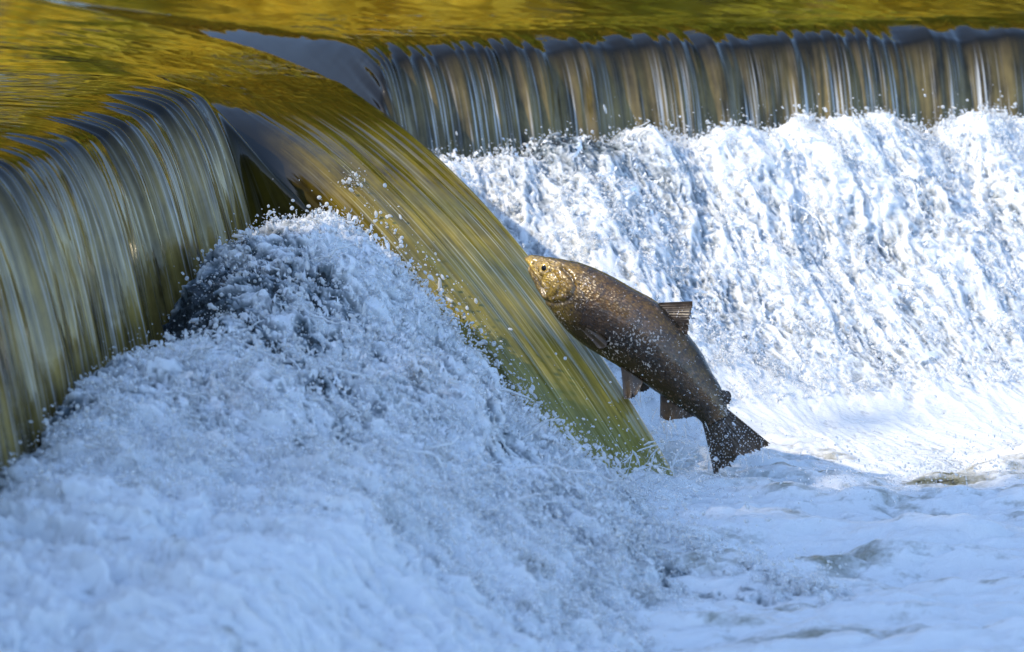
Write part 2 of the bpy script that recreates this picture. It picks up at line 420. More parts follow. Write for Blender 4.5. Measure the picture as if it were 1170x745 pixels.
def lace(name, nu, nv, plan, amp, seed, flowfun, gatefun, off, fe, ff, thr, label, tear=.0125):
    """torn films and strands of water hanging in the air over a heap; the gaps are real holes"""
    a, b = np.meshgrid(np.linspace(0, 1, nu), np.linspace(0, 1, nv), indexing='ij')
    X, Y, Zz = plan(a, b)
    Q = np.stack([X, Y, Zz], -1); n = grid_normals(Q); n *= np.sign(n[..., 2:3])
    e, f = flowfun(X, Y)
    w1 = pn(e * 5, f * 3, seed); w2 = pn(e * 5, f * 3, seed + 7)
    big = fbm((e + .05*w1) * 5, (f + .05*w2) * 2.6, seed + 1, 2)
    e1 = e + .025 * pn(e * 9, f * 7, seed + 21) + .008 * pn(e * 30, f * 26, seed + 23)
    f1 = f + .03 * pn(e * 9, f * 7, seed + 22)
    ra = ridge(e1 * fe, f1 * ff, seed + 31)
    rb = ridge(e1 * fe * 2.1, f1 * ff * 2.6, seed + 33)
    rc = pn(e1 * 120, f1 * 90, seed + 35)
    gate = gatefun(X, Y, Zz) * sstep(-.25, .25, pn(e * 11, f * 8, seed + 37) + .15)
    fld = np.maximum(ra, rb * .97) * (.80 + .20 * gate) + .05 * rc
    keep = (fld > thr) & (gate > .25)
    lift = off * (.6 + 1.2 * np.clip(pn(e * 12, f * 9, seed + 41) + .3, 0, 1.2)) + .010 * (fld - thr) / (1 - thr)
    Q = Q + n * (amp(X, Y) * (.05 * big + .028 + lift))[..., None]
    Q = Q + .010 * np.stack([pn(e * 35, f * 30, seed + 51), pn(e * 35, f * 30, seed + 52), pn(e * 35, f * 30, seed + 53)], -1)
    F = grid_faces(nu, nv); k = keep.ravel()
    F = F[k[F].sum(1) >= 3]
    fq = Q.reshape(-1, 3)[F]                              # no stretched quads: films tear there
    F = F[np.linalg.norm(fq - np.roll(fq, 1, axis=1), axis=-1).max(1) < tear]
    used = np.unique(F); mp = np.zeros(nu * nv, np.int64); mp[used] = np.arange(len(used))
    obj(name, mesh_from(name, Q.reshape(-1, 3)[used], mp[F]), MAT['film'], kind='stuff', label=label, category='spray')

# left heap: thrown up along the foot of the near curtain, cut off by the chute
xw = lambda y: -.72 + (y - 9.96) * .168
jl = lambda x: 10.24 - (x + .68) * 1.62                    # y of the chute's left edge at that x
LH_d = [-.1, .06, .14, .25, .40, .53, .66, .79, .97, 1.18, 1.38, 1.8]
LH_h = [.05, .16, .35, .48, .51, .49, .41, .31, .16, .035, -.04, -.09]
def left_plan(a, b):
    d = 1.75 * a - .02
    yn = 4.3
    x0 = d - .72
    # far limit follows the chute's left flank
    yfar = (10.24 + 1.62 * (.72 - .168 * -9.96 * 0 - .68) - 1.62 * (d - .72 - .168 * 9.96)) 
    yfar = (10.24 - 1.62 * (d - .72 - .168 * 9.96 + .68)) / (1 + 1.62 * .168)
    yfar = np.minimum(yfar, 10.02) + .03
    t = b ** 0.62
    Y = yn + (yfar - yn) * t
    X = xw(Y) + d
    h = pchip(LH_d, LH_h, d)
    edge = sstep(0.0, 0.30, (yfar - Y))
    fy = np.interp(Y, [4, 6, 7.5, 8.5, 9.2, 9.6, 10.1], [.45, .47, .58, .86, 1.0, .88, .74])
    h = h * (fy + (1 - fy) * sstep(.6, .95, d))
    h = h - .20 * np.exp(-((Y - 8.72) / .26)**2 - ((d - .20) / .11)**2)
    h = h * (0.55 + 0.45 * edge) - 0.10 * (1 - sstep(0, .06, yfar - Y))
    h = h * (1 + 0.16 * pn(Y * 1.3, d * 1.1, 3.3)) + .03 * pn(Y * 3, d * 2, 1.3) * sstep(0, .3, h)
    return X, Y, h
def left_flow(X, Y): return Y * .80 + X * .60, X * .80 - Y * .60
def left_amp(X, Y):
    d = X - xw(Y)
    return 0.5 + 0.6 * sstep(.1, .3, d) 
def left_foam(X, Y, h, e, f, big, r1, r2, r3):
    d = X - xw(Y)
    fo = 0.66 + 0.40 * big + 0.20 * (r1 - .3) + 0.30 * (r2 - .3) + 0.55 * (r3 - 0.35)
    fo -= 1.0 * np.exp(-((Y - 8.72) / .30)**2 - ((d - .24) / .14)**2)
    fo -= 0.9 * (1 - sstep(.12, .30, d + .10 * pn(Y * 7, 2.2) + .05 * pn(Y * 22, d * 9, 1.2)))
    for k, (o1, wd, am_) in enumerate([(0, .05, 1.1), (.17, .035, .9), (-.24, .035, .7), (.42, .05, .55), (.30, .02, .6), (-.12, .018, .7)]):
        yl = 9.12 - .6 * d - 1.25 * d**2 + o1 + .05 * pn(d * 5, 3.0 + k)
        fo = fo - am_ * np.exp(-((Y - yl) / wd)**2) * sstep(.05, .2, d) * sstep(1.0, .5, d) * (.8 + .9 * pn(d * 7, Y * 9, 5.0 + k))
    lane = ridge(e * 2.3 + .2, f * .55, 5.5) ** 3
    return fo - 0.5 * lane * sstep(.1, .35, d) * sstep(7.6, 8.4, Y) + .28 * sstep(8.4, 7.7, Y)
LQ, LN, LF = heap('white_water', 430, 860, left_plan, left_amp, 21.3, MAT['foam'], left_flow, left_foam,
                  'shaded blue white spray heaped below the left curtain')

def left_gate(X, Y, h):
    d = X - xw(Y); return sstep(.2, .42, d) * sstep(7.2, 8.5, Y) * (h > -.03) * sstep(-.02, .05, h)
for q, (off, thr) in enumerate([(.006, .86), (.022, .90), (.04, .935)]):
    lace('torn_spray', 560, 1000, left_plan, left_amp, 21.3 + 100*q*(q > 5), left_flow, left_gate, off, 26 + 7*q, 9 + 2*q, thr,
         ['lowest', 'middle', 'topmost'][q] + ' torn strands of water over the shaded left spray')
# right heap: long slope of white water under the far curtain
def right_lip(a):                                           # a in metres along the right lip
    t = np.array([-.6, 0, .376, 1.0, 1.8, 3.1, 6]); 
    return np.interp(a, t, [-.75, -.335, 0.0, .6, 1.36, 2.6, 5.4]), np.interp(a, t, [10.7, 11.02, 11.19, 11.39, 11.63, 11.9, 12.3])
RH_d = [-.1, .05, .14, .24, .36, .55, .80, 1.1, 1.4, 1.8, 2.3]
RH_h = [.12, .22, .42, .56, .565, .46, .29, .12, .02, -.03, -.06]
def right_plan(a, b):
    m = -.45 + 3.0 * a
    d = -.02 + 2.1 * b
    lx, ly = right_lip(m)
    X = lx + .31 * d; Y = ly - .95 * d
    top = 0.86 + 0.14 * sstep(.0, 1.0, m) + 0.14 * pn(m * 3.1, 4.0) + .10 * pn(m * 9, 1.0)
    h = pchip(RH_d, RH_h, d) * top
    h = h + .10 * sstep(.35, .0, np.abs(m - .12 - .22 * d)) * sstep(.15, .5, d) * sstep(1.5, .8, d)
    return X, Y, h
def right_flow(X, Y): return X * .95 + Y * .31, X * .31 - Y * .95
def right_amp(X, Y):
    d = (11.02 + (X + .335) * .33 - Y) * .95
    return 0.66 * (0.35 + 0.65 * sstep(.05, .25, d)) * (1 - 0.72 * sstep(.7, 1.3, d))
def right_foam_shade(X, Y, h, e, f, big, r1, r2, r3):
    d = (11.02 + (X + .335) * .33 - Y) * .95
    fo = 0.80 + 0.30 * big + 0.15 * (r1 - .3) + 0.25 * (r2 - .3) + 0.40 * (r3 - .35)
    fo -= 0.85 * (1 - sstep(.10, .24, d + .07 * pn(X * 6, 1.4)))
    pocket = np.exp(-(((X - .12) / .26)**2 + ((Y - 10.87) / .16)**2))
    return fo - 0.9 * pocket - 0.16 * sstep(.32, .62, d) * sstep(1.3, 1.0, d) + 0.1 * sstep(1.0, 1.4, d)  # lower slope greyed as painted shade, its foot whitened as mist
RQ, RN, RF = heap('white_water', 640, 400, right_plan, right_amp, 55.1, MAT['foam'], right_flow, right_foam_shade,
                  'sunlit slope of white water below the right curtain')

def right_gate(X, Y, h):
    d = (11.02 + (X + .335) * .33 - Y) * .95
    return sstep(.16, .34, d) * sstep(.02, .10, h)
for q, (off, thr) in enumerate([(.006, .87), (.022, .91)]):
    lace('torn_spray', 820, 520, right_plan, right_amp, 55.1, right_flow, right_gate, off, 34 + 8*q, 8 + 2*q, thr,
         ['lower', 'upper'][q] + ' torn strands of water over the sunlit right spray')
# the frothy pool below
def pool_plan(a, b):
    X = -1.9 + 4.6 * a; Y = 6.2 + 4.9 * b
    sw = 0.045 * pn(X * 1.6 + .3 * Y, Y * 3.4, 2.0) + 0.040 * pn(X * 3.1, Y * 6, 5.0) + .030 * np.abs(pn(X * 6, Y * 11, 3.0)) + .010 * np.abs(pn(X * 17 + .3, Y * 30, 6.0))
    q = seg_dist(X, Y, [(.06, 8.58), (.14, 8.80), (.27, 9.10)])
    sw = sw + (.03 + .05 * pn(X * 13, Y * 13, 7.0)) * np.exp(-(q / .08)**2)
    return X, Y, sw - 0.03
def pool_amp(X, Y): return 0.30 + 0.45 * sstep(.45, .1, np.hypot(X - .2, (Y - 8.95) * .6))
spots = [(.64, 8.42, .16, .10), (.93, 9.42, .22, .14), (.95, 8.2, .17, .07), (1.15, 9.2, .15, .06), (.75, 7.6, .3, .05)]
def pool_foam(X, Y, h, e, f, big, r1, r2, r3):
    fo = 0.92 + 0.32 * pn(X * 4, Y * 9, 8.0) + 0.22 * pn(X * 9, Y * 22, 1.0) + .15 * (r3 - .35)
    web = np.maximum(ridge(X * 8 + .4*pn(X*9, Y*9, 2.0), Y * 15, 4.0), ridge(X * 15, Y * 27, 9.0) * .9)
    fo = fo - .42 * (1 - web ** 1.5) * sstep(-.1, .45, pn(X * 2.2, Y * 3.6, 12.0) + .12)
    for (x, y, rx, ry) in spots:
        q = ((X - x) / rx)**2 + ((Y - y) / ry)**2
        fo = fo - .48 * np.exp(-q) * (1 + .8 * pn(X * 12, Y * 24, 3.0))
    return fo
PQ, PNr, PF = heap('pool_froth', 480, 520, pool_plan, pool_amp, 83.7, MAT['pool_foam'], lambda X, Y: (Y, X), pool_foam,
                   'pale blue froth covering the pool below the fall')
dx_ = np.concatenate([[-120, -60, -30], np.linspace(-12, 14, 60), [30, 60, 120]])
dy_ = np.concatenate([[-300, -100, -40], np.linspace(-20, 12, 70)])
DX, DY = np.meshgrid(dx_, dy_, indexing='ij')
DZ = -0.07 + 0.03 * pn(DX * .7, DY * 1.1, 1.0) + 0 * DX
# only on the downstream side of the left weir
DX2 = np.maximum(DX, np.interp(DY, [-300, -3, 4.5, 7, 8.35, 9.97, 12], [-40, -4.0, -1.62, -1.2, -.985, -.72, -.4]) - .03)
obj('downstream_water', mesh_from('downstream_water', np.stack([DX2, DY, DZ], -1).reshape(-1, 3), grid_faces(len(dx_), len(dy_)),
    {'foam': (0.35 + 0.5*pn(DX, DY*1.5, 2)).ravel()}), MAT['pool_foam'], kind='structure')

CH = np.where(sec == 'J')[0]
# ------------------------------------------------------------------ droplets and ligaments
def drops_group(mat):
    g = bpy.data.node_groups.new('droplets', 'GeometryNodeTree')
    g.interface.new_socket('Geometry', in_out='INPUT', socket_type='NodeSocketGeometry')
    g.interface.new_socket('Geometry', in_out='OUTPUT', socket_type='NodeSocketGeometry')
    n = g.nodes; gi = n.new('NodeGroupInput'); go = n.new('NodeGroupOutput')
    ico = n.new('GeometryNodeMeshIcoSphere'); ico.inputs['Radius'].default_value = 1; ico.inputs['Subdivisions'].default_value = 2
    sm = n.new('GeometryNodeSetShadeSmooth'); ms = n.new('GeometryNodeSetMaterial'); ms.inputs['Material'].default_value = mat
    iop = n.new('GeometryNodeInstanceOnPoints')
    sc = n.new('GeometryNodeInputNamedAttribute'); sc.data_type = 'FLOAT_VECTOR'; sc.inputs['Name'].default_value = 'size'
    ro = n.new('GeometryNodeInputNamedAttribute'); ro.data_type = 'FLOAT_VECTOR'; ro.inputs['Name'].default_value = 'turn'
    l = g.links.new
    l(gi.outputs[0], iop.inputs['Points']); l(ico.outputs['Mesh'], sm.inputs[0]); l(sm.outputs[0], ms.inputs[0])
    l(ms.outputs[0], iop.inputs['Instance']); l(sc.outputs[0], iop.inputs['Scale']); l(ro.outputs[0], iop.inputs['Rotation'])
    l(iop.outputs[0], go.inputs[0])
    return g
GN = drops_group(MAT['drop'])
def droplets(name, pos, rad, stretch, turn, label):
    pos = np.asarray(pos); n = len(pos)
    size = np.stack([rad * stretch, rad, rad], -1)
    me = bpy.data.meshes.new(name); me.vertices.add(n); me.vertices.foreach_set('co', pos.astype(np.float32).ravel())
    me.attributes.new('size', 'FLOAT_VECTOR', 'POINT').data.foreach_set('vector', size.astype(np.float32).ravel())
    me.attributes.new('turn', 'FLOAT_VECTOR', 'POINT').data.foreach_set('vector', turn.astype(np.float32).ravel())
    me.materials.append(MAT['drop'])
    o = obj(name, me, None, kind='stuff', label=label, category='droplets')
    md = o.modifiers.new('droplets', 'NODES'); md.node_group = GN
    return o
def scatter(Q, Nn, weight, n, lift, smin, smax, up=0.5):
    cl = np.exp(3.0 * pn(Q[..., 0] * 14, Q[..., 1] * 14, Q[..., 2] * 14 + 3))
    w = (weight * cl).ravel().clip(0); w = w / w.sum()
    i = rng.choice(len(w), n, p=w)
    p = Q.reshape(-1, 3)[i]; nn = Nn.reshape(-1, 3)[i]
    nn = nn * np.sign(nn[:, 2:3])
    p = p + rng.normal(0, .006, (n, 3)) + (nn + [0, 0, up]) * rng.exponential(lift, n)[:, None]
    rad = smin * (smax / smin) ** (rng.random(n) ** 3.2)
    return p, rad
def rnd_turn(n, dx=0, dz=0):
    return np.stack([rng.normal(0, .5, n), rng.normal(0.6, .5, n), rng.normal(-.5, .6, n)], -1)

lw = sstep(.1, .3, LQ[..., 0] - xw(LQ[..., 1])) * sstep(7.2, 7.8, LQ[..., 1]) * (LQ[..., 2] > -.02) * (0.25 + np.clip(LF, 0, 1))
p, r = scatter(LQ, LN, lw, 62000, .007, .0009, .0052)
edgew = lw * (sstep(.5, .0, jl(LQ[..., 0]) - LQ[..., 1]) ** 2)
p2, r2_ = scatter(LQ, LN, edgew, 7000, .014, .0006, .0050, 1.0)
p = np.concatenate([p, p2]); r = np.concatenate([r, r2_])
droplets('spray_droplets', p, r, 1 + rng.exponential(.5, len(p)), rnd_turn(len(p)), 'droplets flying off the shaded left spray')
rw = sstep(.08, .22, (11.02 + (RQ[..., 0] + .335) * .33 - RQ[..., 1]) * .95) * (0.3 + np.clip(RF, 0, 1)) * (RQ[..., 2] > .05)
p, r = scatter(RQ, RN, rw, 48000, .006, .0008, .0045)
topw = rw * sstep(.45, .6, RQ[..., 2])
p2, r2_ = scatter(RQ, RN, topw, 3500, .010, .0006, .0045, 1.0)
p = np.concatenate([p, p2]); r = np.concatenate([r, r2_])
droplets('spray_droplets', p, r, 1 + rng.exponential(.5, len(p)), rnd_turn(len(p)), 'droplets flying off the sunlit right spray')
# splashes where the chute lands, and one off to the right in the pool
def splash(cx, cy, n, rad, height, r0, r1):
    q = rng.normal(0, rad, (n, 2)); h = rng.exponential(height, n)
    return np.stack([cx + q[:, 0], cy + q[:, 1], h], -1), r0 * (r1 / r0) ** (rng.random(n) ** 2)
pp, rr = [], []
for (cx, cy, n, rad, h) in [(.27, 9.05, 900, .10, .04), (.20, 8.8, 900, .08, .04), (.36, 9.3, 900, .09, .04), (.93, 9.3, 500, .07, .03), (.75, 9.15, 400, .10, .025), (1.1, 9.35, 300, .06, .03), (.8, 9.9, 250, .35, .05)]:
    a_, b_ = splash(cx, cy, n, rad, h, .0006, .0024); pp.append(a_); rr.append(b_)
p = np.concatenate(pp); r = np.concatenate(rr)
ne = 2600                                                # drops tearing off the two edges of the chute
iu = np.where(rng.random(ne) < .6, np.searchsorted(us, 8.6 + rng.random(ne) * .5), np.searchsorted(us, 11.2 + rng.random(ne) * .5))
iv = LIP + (nF * np.clip(1 - rng.exponential(.28, ne), .25, 1)).astype(int)
pe = P[iu, iv] + N[iu, iv] * rng.exponential(.008, ne)[:, None] + rng.normal(0, .012, (ne, 3))
p = np.concatenate([p, pe]); r = np.concatenate([r, .0006 * 8 ** (rng.random(ne) ** 3)])
droplets('splash_droplets', p, r, 1 + rng.exponential(.5, len(p)), rnd_turn(len(p)), 'droplets splashing where the chute hits the pool')

def ligaments(name, starts, dirs, lens, radii, label, mat, wob=.35):
    """thin ropes of water, each a tapering bent tube"""
    ns, sides, seg = len(starts), 5, (9 if len(starts) > 200 else 26)
    t = np.linspace(0, 1, seg)
    path = np.zeros((ns, seg, 3)); path[:, 0] = starts
    d = dirs / np.linalg.norm(dirs, axis=1, keepdims=True)
    for k in range(1, seg):
        d = d + rng.normal(0, wob, (ns, 3)) * .6 + [0, 0, -.05 * 9 / seg]
        d = d / np.linalg.norm(d, axis=1, keepdims=True)
        path[:, k] = path[:, k-1] + d * (lens / (seg - 1))[:, None]
    tan = np.gradient(path, axis=1); tan /= np.linalg.norm(tan, axis=-1, keepdims=True)
    up = np.array([.3, -.8, .5]); a = np.cross(tan, up); a /= np.linalg.norm(a, axis=-1, keepdims=True); b = np.cross(tan, a)
    prof = (np.sin(np.pi * (t * .9 + .08)) ** .6)[None, :] * (1 + .5 * rng.normal(0, 1, (ns, seg)).clip(-.8, 1.5))
    rr = radii[:, None] * prof
    ang = np.linspace(0, 2*np.pi, sides, endpoint=False)
    V_ = path[:, :, None] + rr[..., None, None] * (a[:, :, None] * np.cos(ang)[:, None] + b[:, :, None] * np.sin(ang)[:, None])
    base = np.arange(ns)[:, None, None] * seg * sides
    k, s = np.meshgrid(np.arange(seg - 1), np.arange(sides), indexing='ij'); s2 = (s + 1) % sides
    F = np.stack([k*sides + s, k*sides + s2, (k+1)*sides + s2, (k+1)*sides + s], -1).reshape(1, -1, 4) + base
    obj(name, mesh_from(name, V_.reshape(-1, 3), F.reshape(-1, 4)), mat, kind='stuff', label=label, category='water threads')
def pick(Q, w, n):
    w = w.ravel().clip(0); i = rng.choice(len(w), n, p=w / w.sum()); return Q.reshape(-1, 3)[i]
inner = lw * (jl(LQ[..., 0]) - LQ[..., 1] > .22) * (LQ[..., 1] < 9.55)
n = 380; st = np.concatenate([pick(LQ, inner, 280), pick(LQ, inner, 100)]) + [0, 0, .004]
ligaments('spray_threads', st, np.stack([rng.normal(.7, .4, n), rng.normal(-.2, .4, n), rng.normal(.0, .5, n)], -1),
          rng.uniform(.008, .04, n), rng.uniform(.0008, .0026, n), 'ropes of water thrown up in the shaded left spray', MAT['drop'])
n = 70; st = pick(LQ, lw * sstep(7.6, 8.2, LQ[..., 1]) * (jl(LQ[..., 0]) - LQ[..., 1] > .42), n) + [0, 0, .02]
ligaments('water_ropes', st, np.stack([rng.normal(.75, .2, n), rng.normal(-.35, .25, n), rng.normal(-.25, .25, n)], -1),
          rng.uniform(.06, .2, n), rng.uniform(.0012, .0034, n), 'long ropes of water streaming down the left spray', MAT['film'], .26)
n = 60; st = pick(RQ, rw * sstep(.25, .5, RQ[..., 2]), n) + [0, 0, .012]
ligaments('water_ropes', st, np.stack([rng.normal(.15, .2, n), rng.normal(-.7, .2, n), rng.normal(-.5, .15, n)], -1),
          rng.uniform(.06, .18, n), rng.uniform(.0012, .0026, n), 'long ropes of water trickling down the right spray', MAT['film'], .22)
n = 1500; st = np.concatenate([pick(RQ, rw, 1400), pick(RQ, topw, 100)]) + [0, 0, .004]
ligaments('spray_threads', st, np.stack([rng.normal(.2, .3, n), rng.normal(-.75, .25, n), rng.normal(-.35, .3, n)], -1),
          rng.uniform(.012, .06, n), rng.uniform(.0007, .0020, n), 'ropes of water thrown up in the sunlit right spray', MAT['drop'])

n = 210; tq = rng.random(n) * .8
st = np.stack([.10 + .30 * tq + rng.normal(0, .05, n), 8.70 + .68 * tq + rng.normal(0, .05, n), rng.uniform(-.01, .07, n)], -1)
ligaments('spray_threads', st, np.stack([rng.normal(.3, .4, n), rng.normal(-.3, .4, n), rng.normal(.5, .5, n)], -1),
          rng.uniform(.01, .07, n), rng.uniform(.0008, .0030, n), 'ropes of water splashing up round the foot of the chute', MAT['film'], .12)
# ------------------------------------------------------------------ the leaping salmon
DF = 9.5; YAW = R(28)
SC = DF / FPX                                             # metres per photograph pixel at the fish
def cp(cx, cy):                                           # outline sketch units -> local metres (x right, z up)
    return np.array([(580 + cx / 2.568 - 705) * SC / math.cos(YAW), -(270 + cy / 2.568 - 400) * SC])
salmon = bpy.data.objects.new('salmon', None); col.objects.link(salmon)
o3 = at(705, 400, DF)
rot = Matrix(((1, 0, 0), (0, math.cos(PITCH), math.sin(PITCH)), (0, -math.sin(PITCH), math.cos(PITCH)))).to_4x4()
salmon.matrix_world = Matrix.Translation(o3) @ rot @ Matrix.Rotation(-YAW, 4, 'Z')
salmon['label'] = 'dark speckled brown salmon leaping up beside the chute of water'
salmon['category'] = 'fish'

dorsal = [(54, 60), (70, 52), (130, 60), (210, 76), (290, 110), (360, 150), (430, 190), (480, 236), (524, 290), (562, 342), (592, 400), (616, 440), (630, 480), (642, 522)]
ventral = [(54, 66), (62, 92), (92, 150), (128, 212), (178, 276), (232, 322), (290, 358), (350, 396), (400, 430), (446, 462), (500, 500), (540, 522), (562, 540), (574, 560)]
dor = np.array([cp(*q) for q in dorsal]); ven = np.array([cp(*q) for q in ventral])
nb, nr = 260, 96
kt = np.linspace(0, 1, len(dorsal)); tt = np.linspace(0, 1, nb)
tt = tt ** 1.12
dI = np.stack([pchip(kt, dor[:, i], tt) for i in (0, 1)], -1); vI = np.stack([pchip(kt, ven[:, i], tt) for i in (0, 1)], -1)
mid = (dI + vI) / 2; hh = (dI - vI) / 2
half = np.linalg.norm(hh, axis=1)
wid = half * pchip([0, .06, .15, .35, .6, .85, 1], [1.0, .72, .60, .58, .56, .46, .34], tt)
ang = np.linspace(0, 2 * np.pi, nr, endpoint=False)        # 0 back, pi/2 side towards the camera, pi belly
ca, sa = np.cos(ang), np.sin(ang)
sq = lambda v, e: np.sign(v) * np.abs(v) ** e
bx_ = mid[:, None, 0] + hh[:, None, 0] * ca[None]; bz_ = mid[:, None, 1] + hh[:, None, 1] * ca[None]
by_ = -wid[:, None] * sq(sa, .86)[None]
B = np.stack([bx_, by_, bz_], -1)
BN = grid_normals(B); 
cen = np.stack([mid[:, 0], 0*mid[:, 0], mid[:, 1]], -1)[:, None]
BN *= np.sign((BN * (B - cen)).sum(-1, keepdims=True))
TT = tt[:, None] + 0 * ca[None]; AA = np.abs((ang[None] + 0*TT + np.pi) % (2*np.pi) - np.pi) / np.pi    # 0 back .. 1 belly
mouth = [cp(*q) for q in [(50, 72), (72, 92), (92, 122), (112, 152), (126, 168)]]
gill = [cp(*q) for q in [(176, 92), (206, 116), (222, 148), (216, 176), (190, 192), (150, 196), (118, 186)]]
pre = [cp(*q) for q in [(150, 104), (170, 130), (176, 158), (158, 176), (130, 178)]]
dm = seg_dist(bx_, bz_, mouth); dg = seg_dist(bx_, bz_, gill); dp = seg_dist(bx_, bz_, pre)
eyec = cp(122, 92); de = np.hypot(bx_ - eyec[0], bz_ - eyec[1])
disp = -.0075 * np.exp(-(dm / .0034)**2) - .0045 * np.exp(-(dg / .0034)**2) + .0016 * np.exp(-((dg - .008) / .005)**2) * (TT < .27) - .0032 * np.exp(-(dp / .0034)**2)
disp += .0022 * np.exp(-((dm - .009) / .004)**2)            # lip of the upper jaw
disp += -.0022 * np.exp(-(de / .0095)**2) + .0018 * np.exp(-((de - .0125) / .003)**2)
disp += .0010 * pn(bx_ * 60, bz_ * 60, by_ * 60) * sstep(.32, .2, TT)
disp += .0005 * pn(bx_ * 110, bz_ * 110, by_ * 110)
B = B + BN * disp[..., None]
cap = np.concatenate([B.reshape(-1, 3), cen[0], cen[-1]])
F4 = grid_faces(nb, nr).tolist()
f = [[i*nr + j, (i+1)*nr + j, (i+1)*nr + (j+1) % nr, i*nr + (j+1) % nr] for i in range(nb-1) for j in range(nr)]
f += [[nb*nr, j, (j+1) % nr, (j+1) % nr] for j in range(0)]
f_tri_a = [[nb*nr, j, (j+1) % nr, nb*nr] for j in range(0)]
head = sstep(.30, .20, TT)
gill_in = sstep(-.004, .004, dg) * 0
attrs = {'body': np.concatenate([np.stack([TT, AA, 0*TT], -1).reshape(-1, 3), [[0, .5, 0], [1, .5, 0]]]),
         'groove': np.concatenate([np.exp(-(np.minimum(np.minimum(dm, dg), dp + .002) / .003)**2).ravel(), [0, 0]])}
me = mesh_from('body', cap, np.array(f), attrs)
M = Mat('salmon skin')
bd = M.attr('body').outputs['Vector']; sp = M.node('ShaderNodeSeparateXYZ'); M.link(bd, sp.inputs[0])
t_, a_ = sp.outputs['X'], sp.outputs['Y']
tc = M.node('ShaderNodeTexCoord').outputs['Object']
nz = M.noise(tc, 38, 4, 0.6); nf = M.noise(tc, 150, 3, 0.6)
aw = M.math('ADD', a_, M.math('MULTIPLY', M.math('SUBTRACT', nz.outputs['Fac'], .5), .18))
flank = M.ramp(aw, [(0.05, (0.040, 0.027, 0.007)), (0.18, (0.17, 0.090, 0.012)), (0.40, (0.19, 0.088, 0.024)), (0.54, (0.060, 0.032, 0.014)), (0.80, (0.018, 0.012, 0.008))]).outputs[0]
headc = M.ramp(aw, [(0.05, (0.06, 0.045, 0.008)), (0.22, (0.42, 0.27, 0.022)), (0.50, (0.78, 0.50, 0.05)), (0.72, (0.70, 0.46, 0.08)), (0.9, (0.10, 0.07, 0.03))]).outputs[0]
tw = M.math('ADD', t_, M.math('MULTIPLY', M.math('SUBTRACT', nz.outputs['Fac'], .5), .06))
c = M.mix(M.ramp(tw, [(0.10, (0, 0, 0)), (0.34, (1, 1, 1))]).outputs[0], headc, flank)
scale_v = M.node('ShaderNodeTexVoronoi'); scale_v.inputs['Scale'].default_value = 1.0
M.link(M.mapping(bd, (95, 52, 1)), scale_v.inputs['Vector'])
c = M.mix(M.math('MULTIPLY', M.ramp(scale_v.outputs['Distance'], [(0.25, (0, 0, 0)), (0.6, (1, 1, 1))]).outputs[0], .55), c, (0.02, 0.012, 0.006))
pink = M.noise(tc, 75, 3, 0.7)
c = M.mix(M.math('MULTIPLY', M.ramp(pink.outputs['Fac'], [(0.58, (0, 0, 0)), (0.70, (1, 1, 1))]).outputs[0], .5), c, (0.34, 0.20, 0.13))
dark = M.node('ShaderNodeTexVoronoi'); dark.inputs['Scale'].default_value = 55; M.link(tc, dark.inputs['Vector'])
c = M.mix(M.math('MULTIPLY', M.ramp(dark.outputs['Distance'], [(0.16, (1, 1, 1)), (0.26, (0, 0, 0))]).outputs[0], .6), c, (0.012, 0.008, 0.005))
blot = M.noise(M.mapping(tc, (1, 1, 1)), 24, 5, .7, .5)
c = M.mix(M.math('MULTIPLY', M.ramp(blot.outputs['Fac'], [(0.47, (0, 0, 0)), (0.62, (1, 1, 1))]).outputs[0], .7), c, (0.022, 0.014, 0.008))
# beads of white water clinging to the skin, thicker towards the tail
wet = M.noise(tc, 165, 3, .6, .4)
wg = M.math('ADD', M.noise(tc, 13, 4, .65).outputs['Fac'], M.math('MULTIPLY', t_, .14))
wg = M.math('ADD', wg, M.math('MULTIPLY', M.ramp(a_, [(.15, (0, 0, 0)), (.45, (1, 1, 1))]).outputs[0], .05))
wm = M.ramp(M.math('ADD', wet.outputs['Fac'], M.math('MULTIPLY', wg, .55)), [(0.96, (0, 0, 0)), (1.03, (1, 1, 1))]).outputs[0]
c = M.mix(M.math('MULTIPLY', wm, .8), c, (0.60, 0.52, 0.46))
gr = M.attr('groove').outputs['Fac']
c = M.mix(M.math('MULTIPLY', gr, .85), c, (0.02, 0.013, 0.006))
M.link(c, M.b.inputs['Base Color']); M.set(Roughness=.24, IOR=1.42); M.b.inputs['Coat Weight'].default_value = .6; M.b.inputs['Coat Roughness'].default_value = .08
hgt = M.math('ADD', M.math('MULTIPLY', scale_v.outputs['Distance'], -.6), M.math('ADD', M.math('MULTIPLY', wm, .8), M.math('MULTIPLY', nf.outputs['Fac'], .5)))
M.bump(hgt, .55, .003)
obj('body', me, M.m, salmon)
# eye
def ellipsoid(name, c3, rad, mat, parent, n=24):
    th = np.linspace(0, np.pi, n); ph = np.linspace(0, 2*np.pi, 2*n, endpoint=False)
    A_, B_ = np.meshgrid(th, ph, indexing='ij')
    v = np.stack([c3[0] + rad[0]*np.sin(A_)*np.cos(B_), c3[1] + rad[1]*np.cos(A_), c3[2] + rad[2]*np.sin(A_)*np.sin(B_)], -1).reshape(-1, 3)
    F = [[i*2*n + j, (i+1)*2*n + j, (i+1)*2*n + (j+1) % (2*n), i*2*n + (j+1) % (2*n)] for i in range(n-1) for j in range(2*n)]
    return obj(name, mesh_from(name, v, np.array(F)), mat, parent)
ie = np.unravel_index(np.argmin(np.where(B[..., 1] < 0, de, 9)), de.shape); ey = B[ie][1]
iris = Mat('eye iris').set(Base_Color=(.55, .38, .10), Roughness=.1).m
black = Mat('eye pupil').set(Base_Color=(.004, .004, .005), Roughness=.04).m
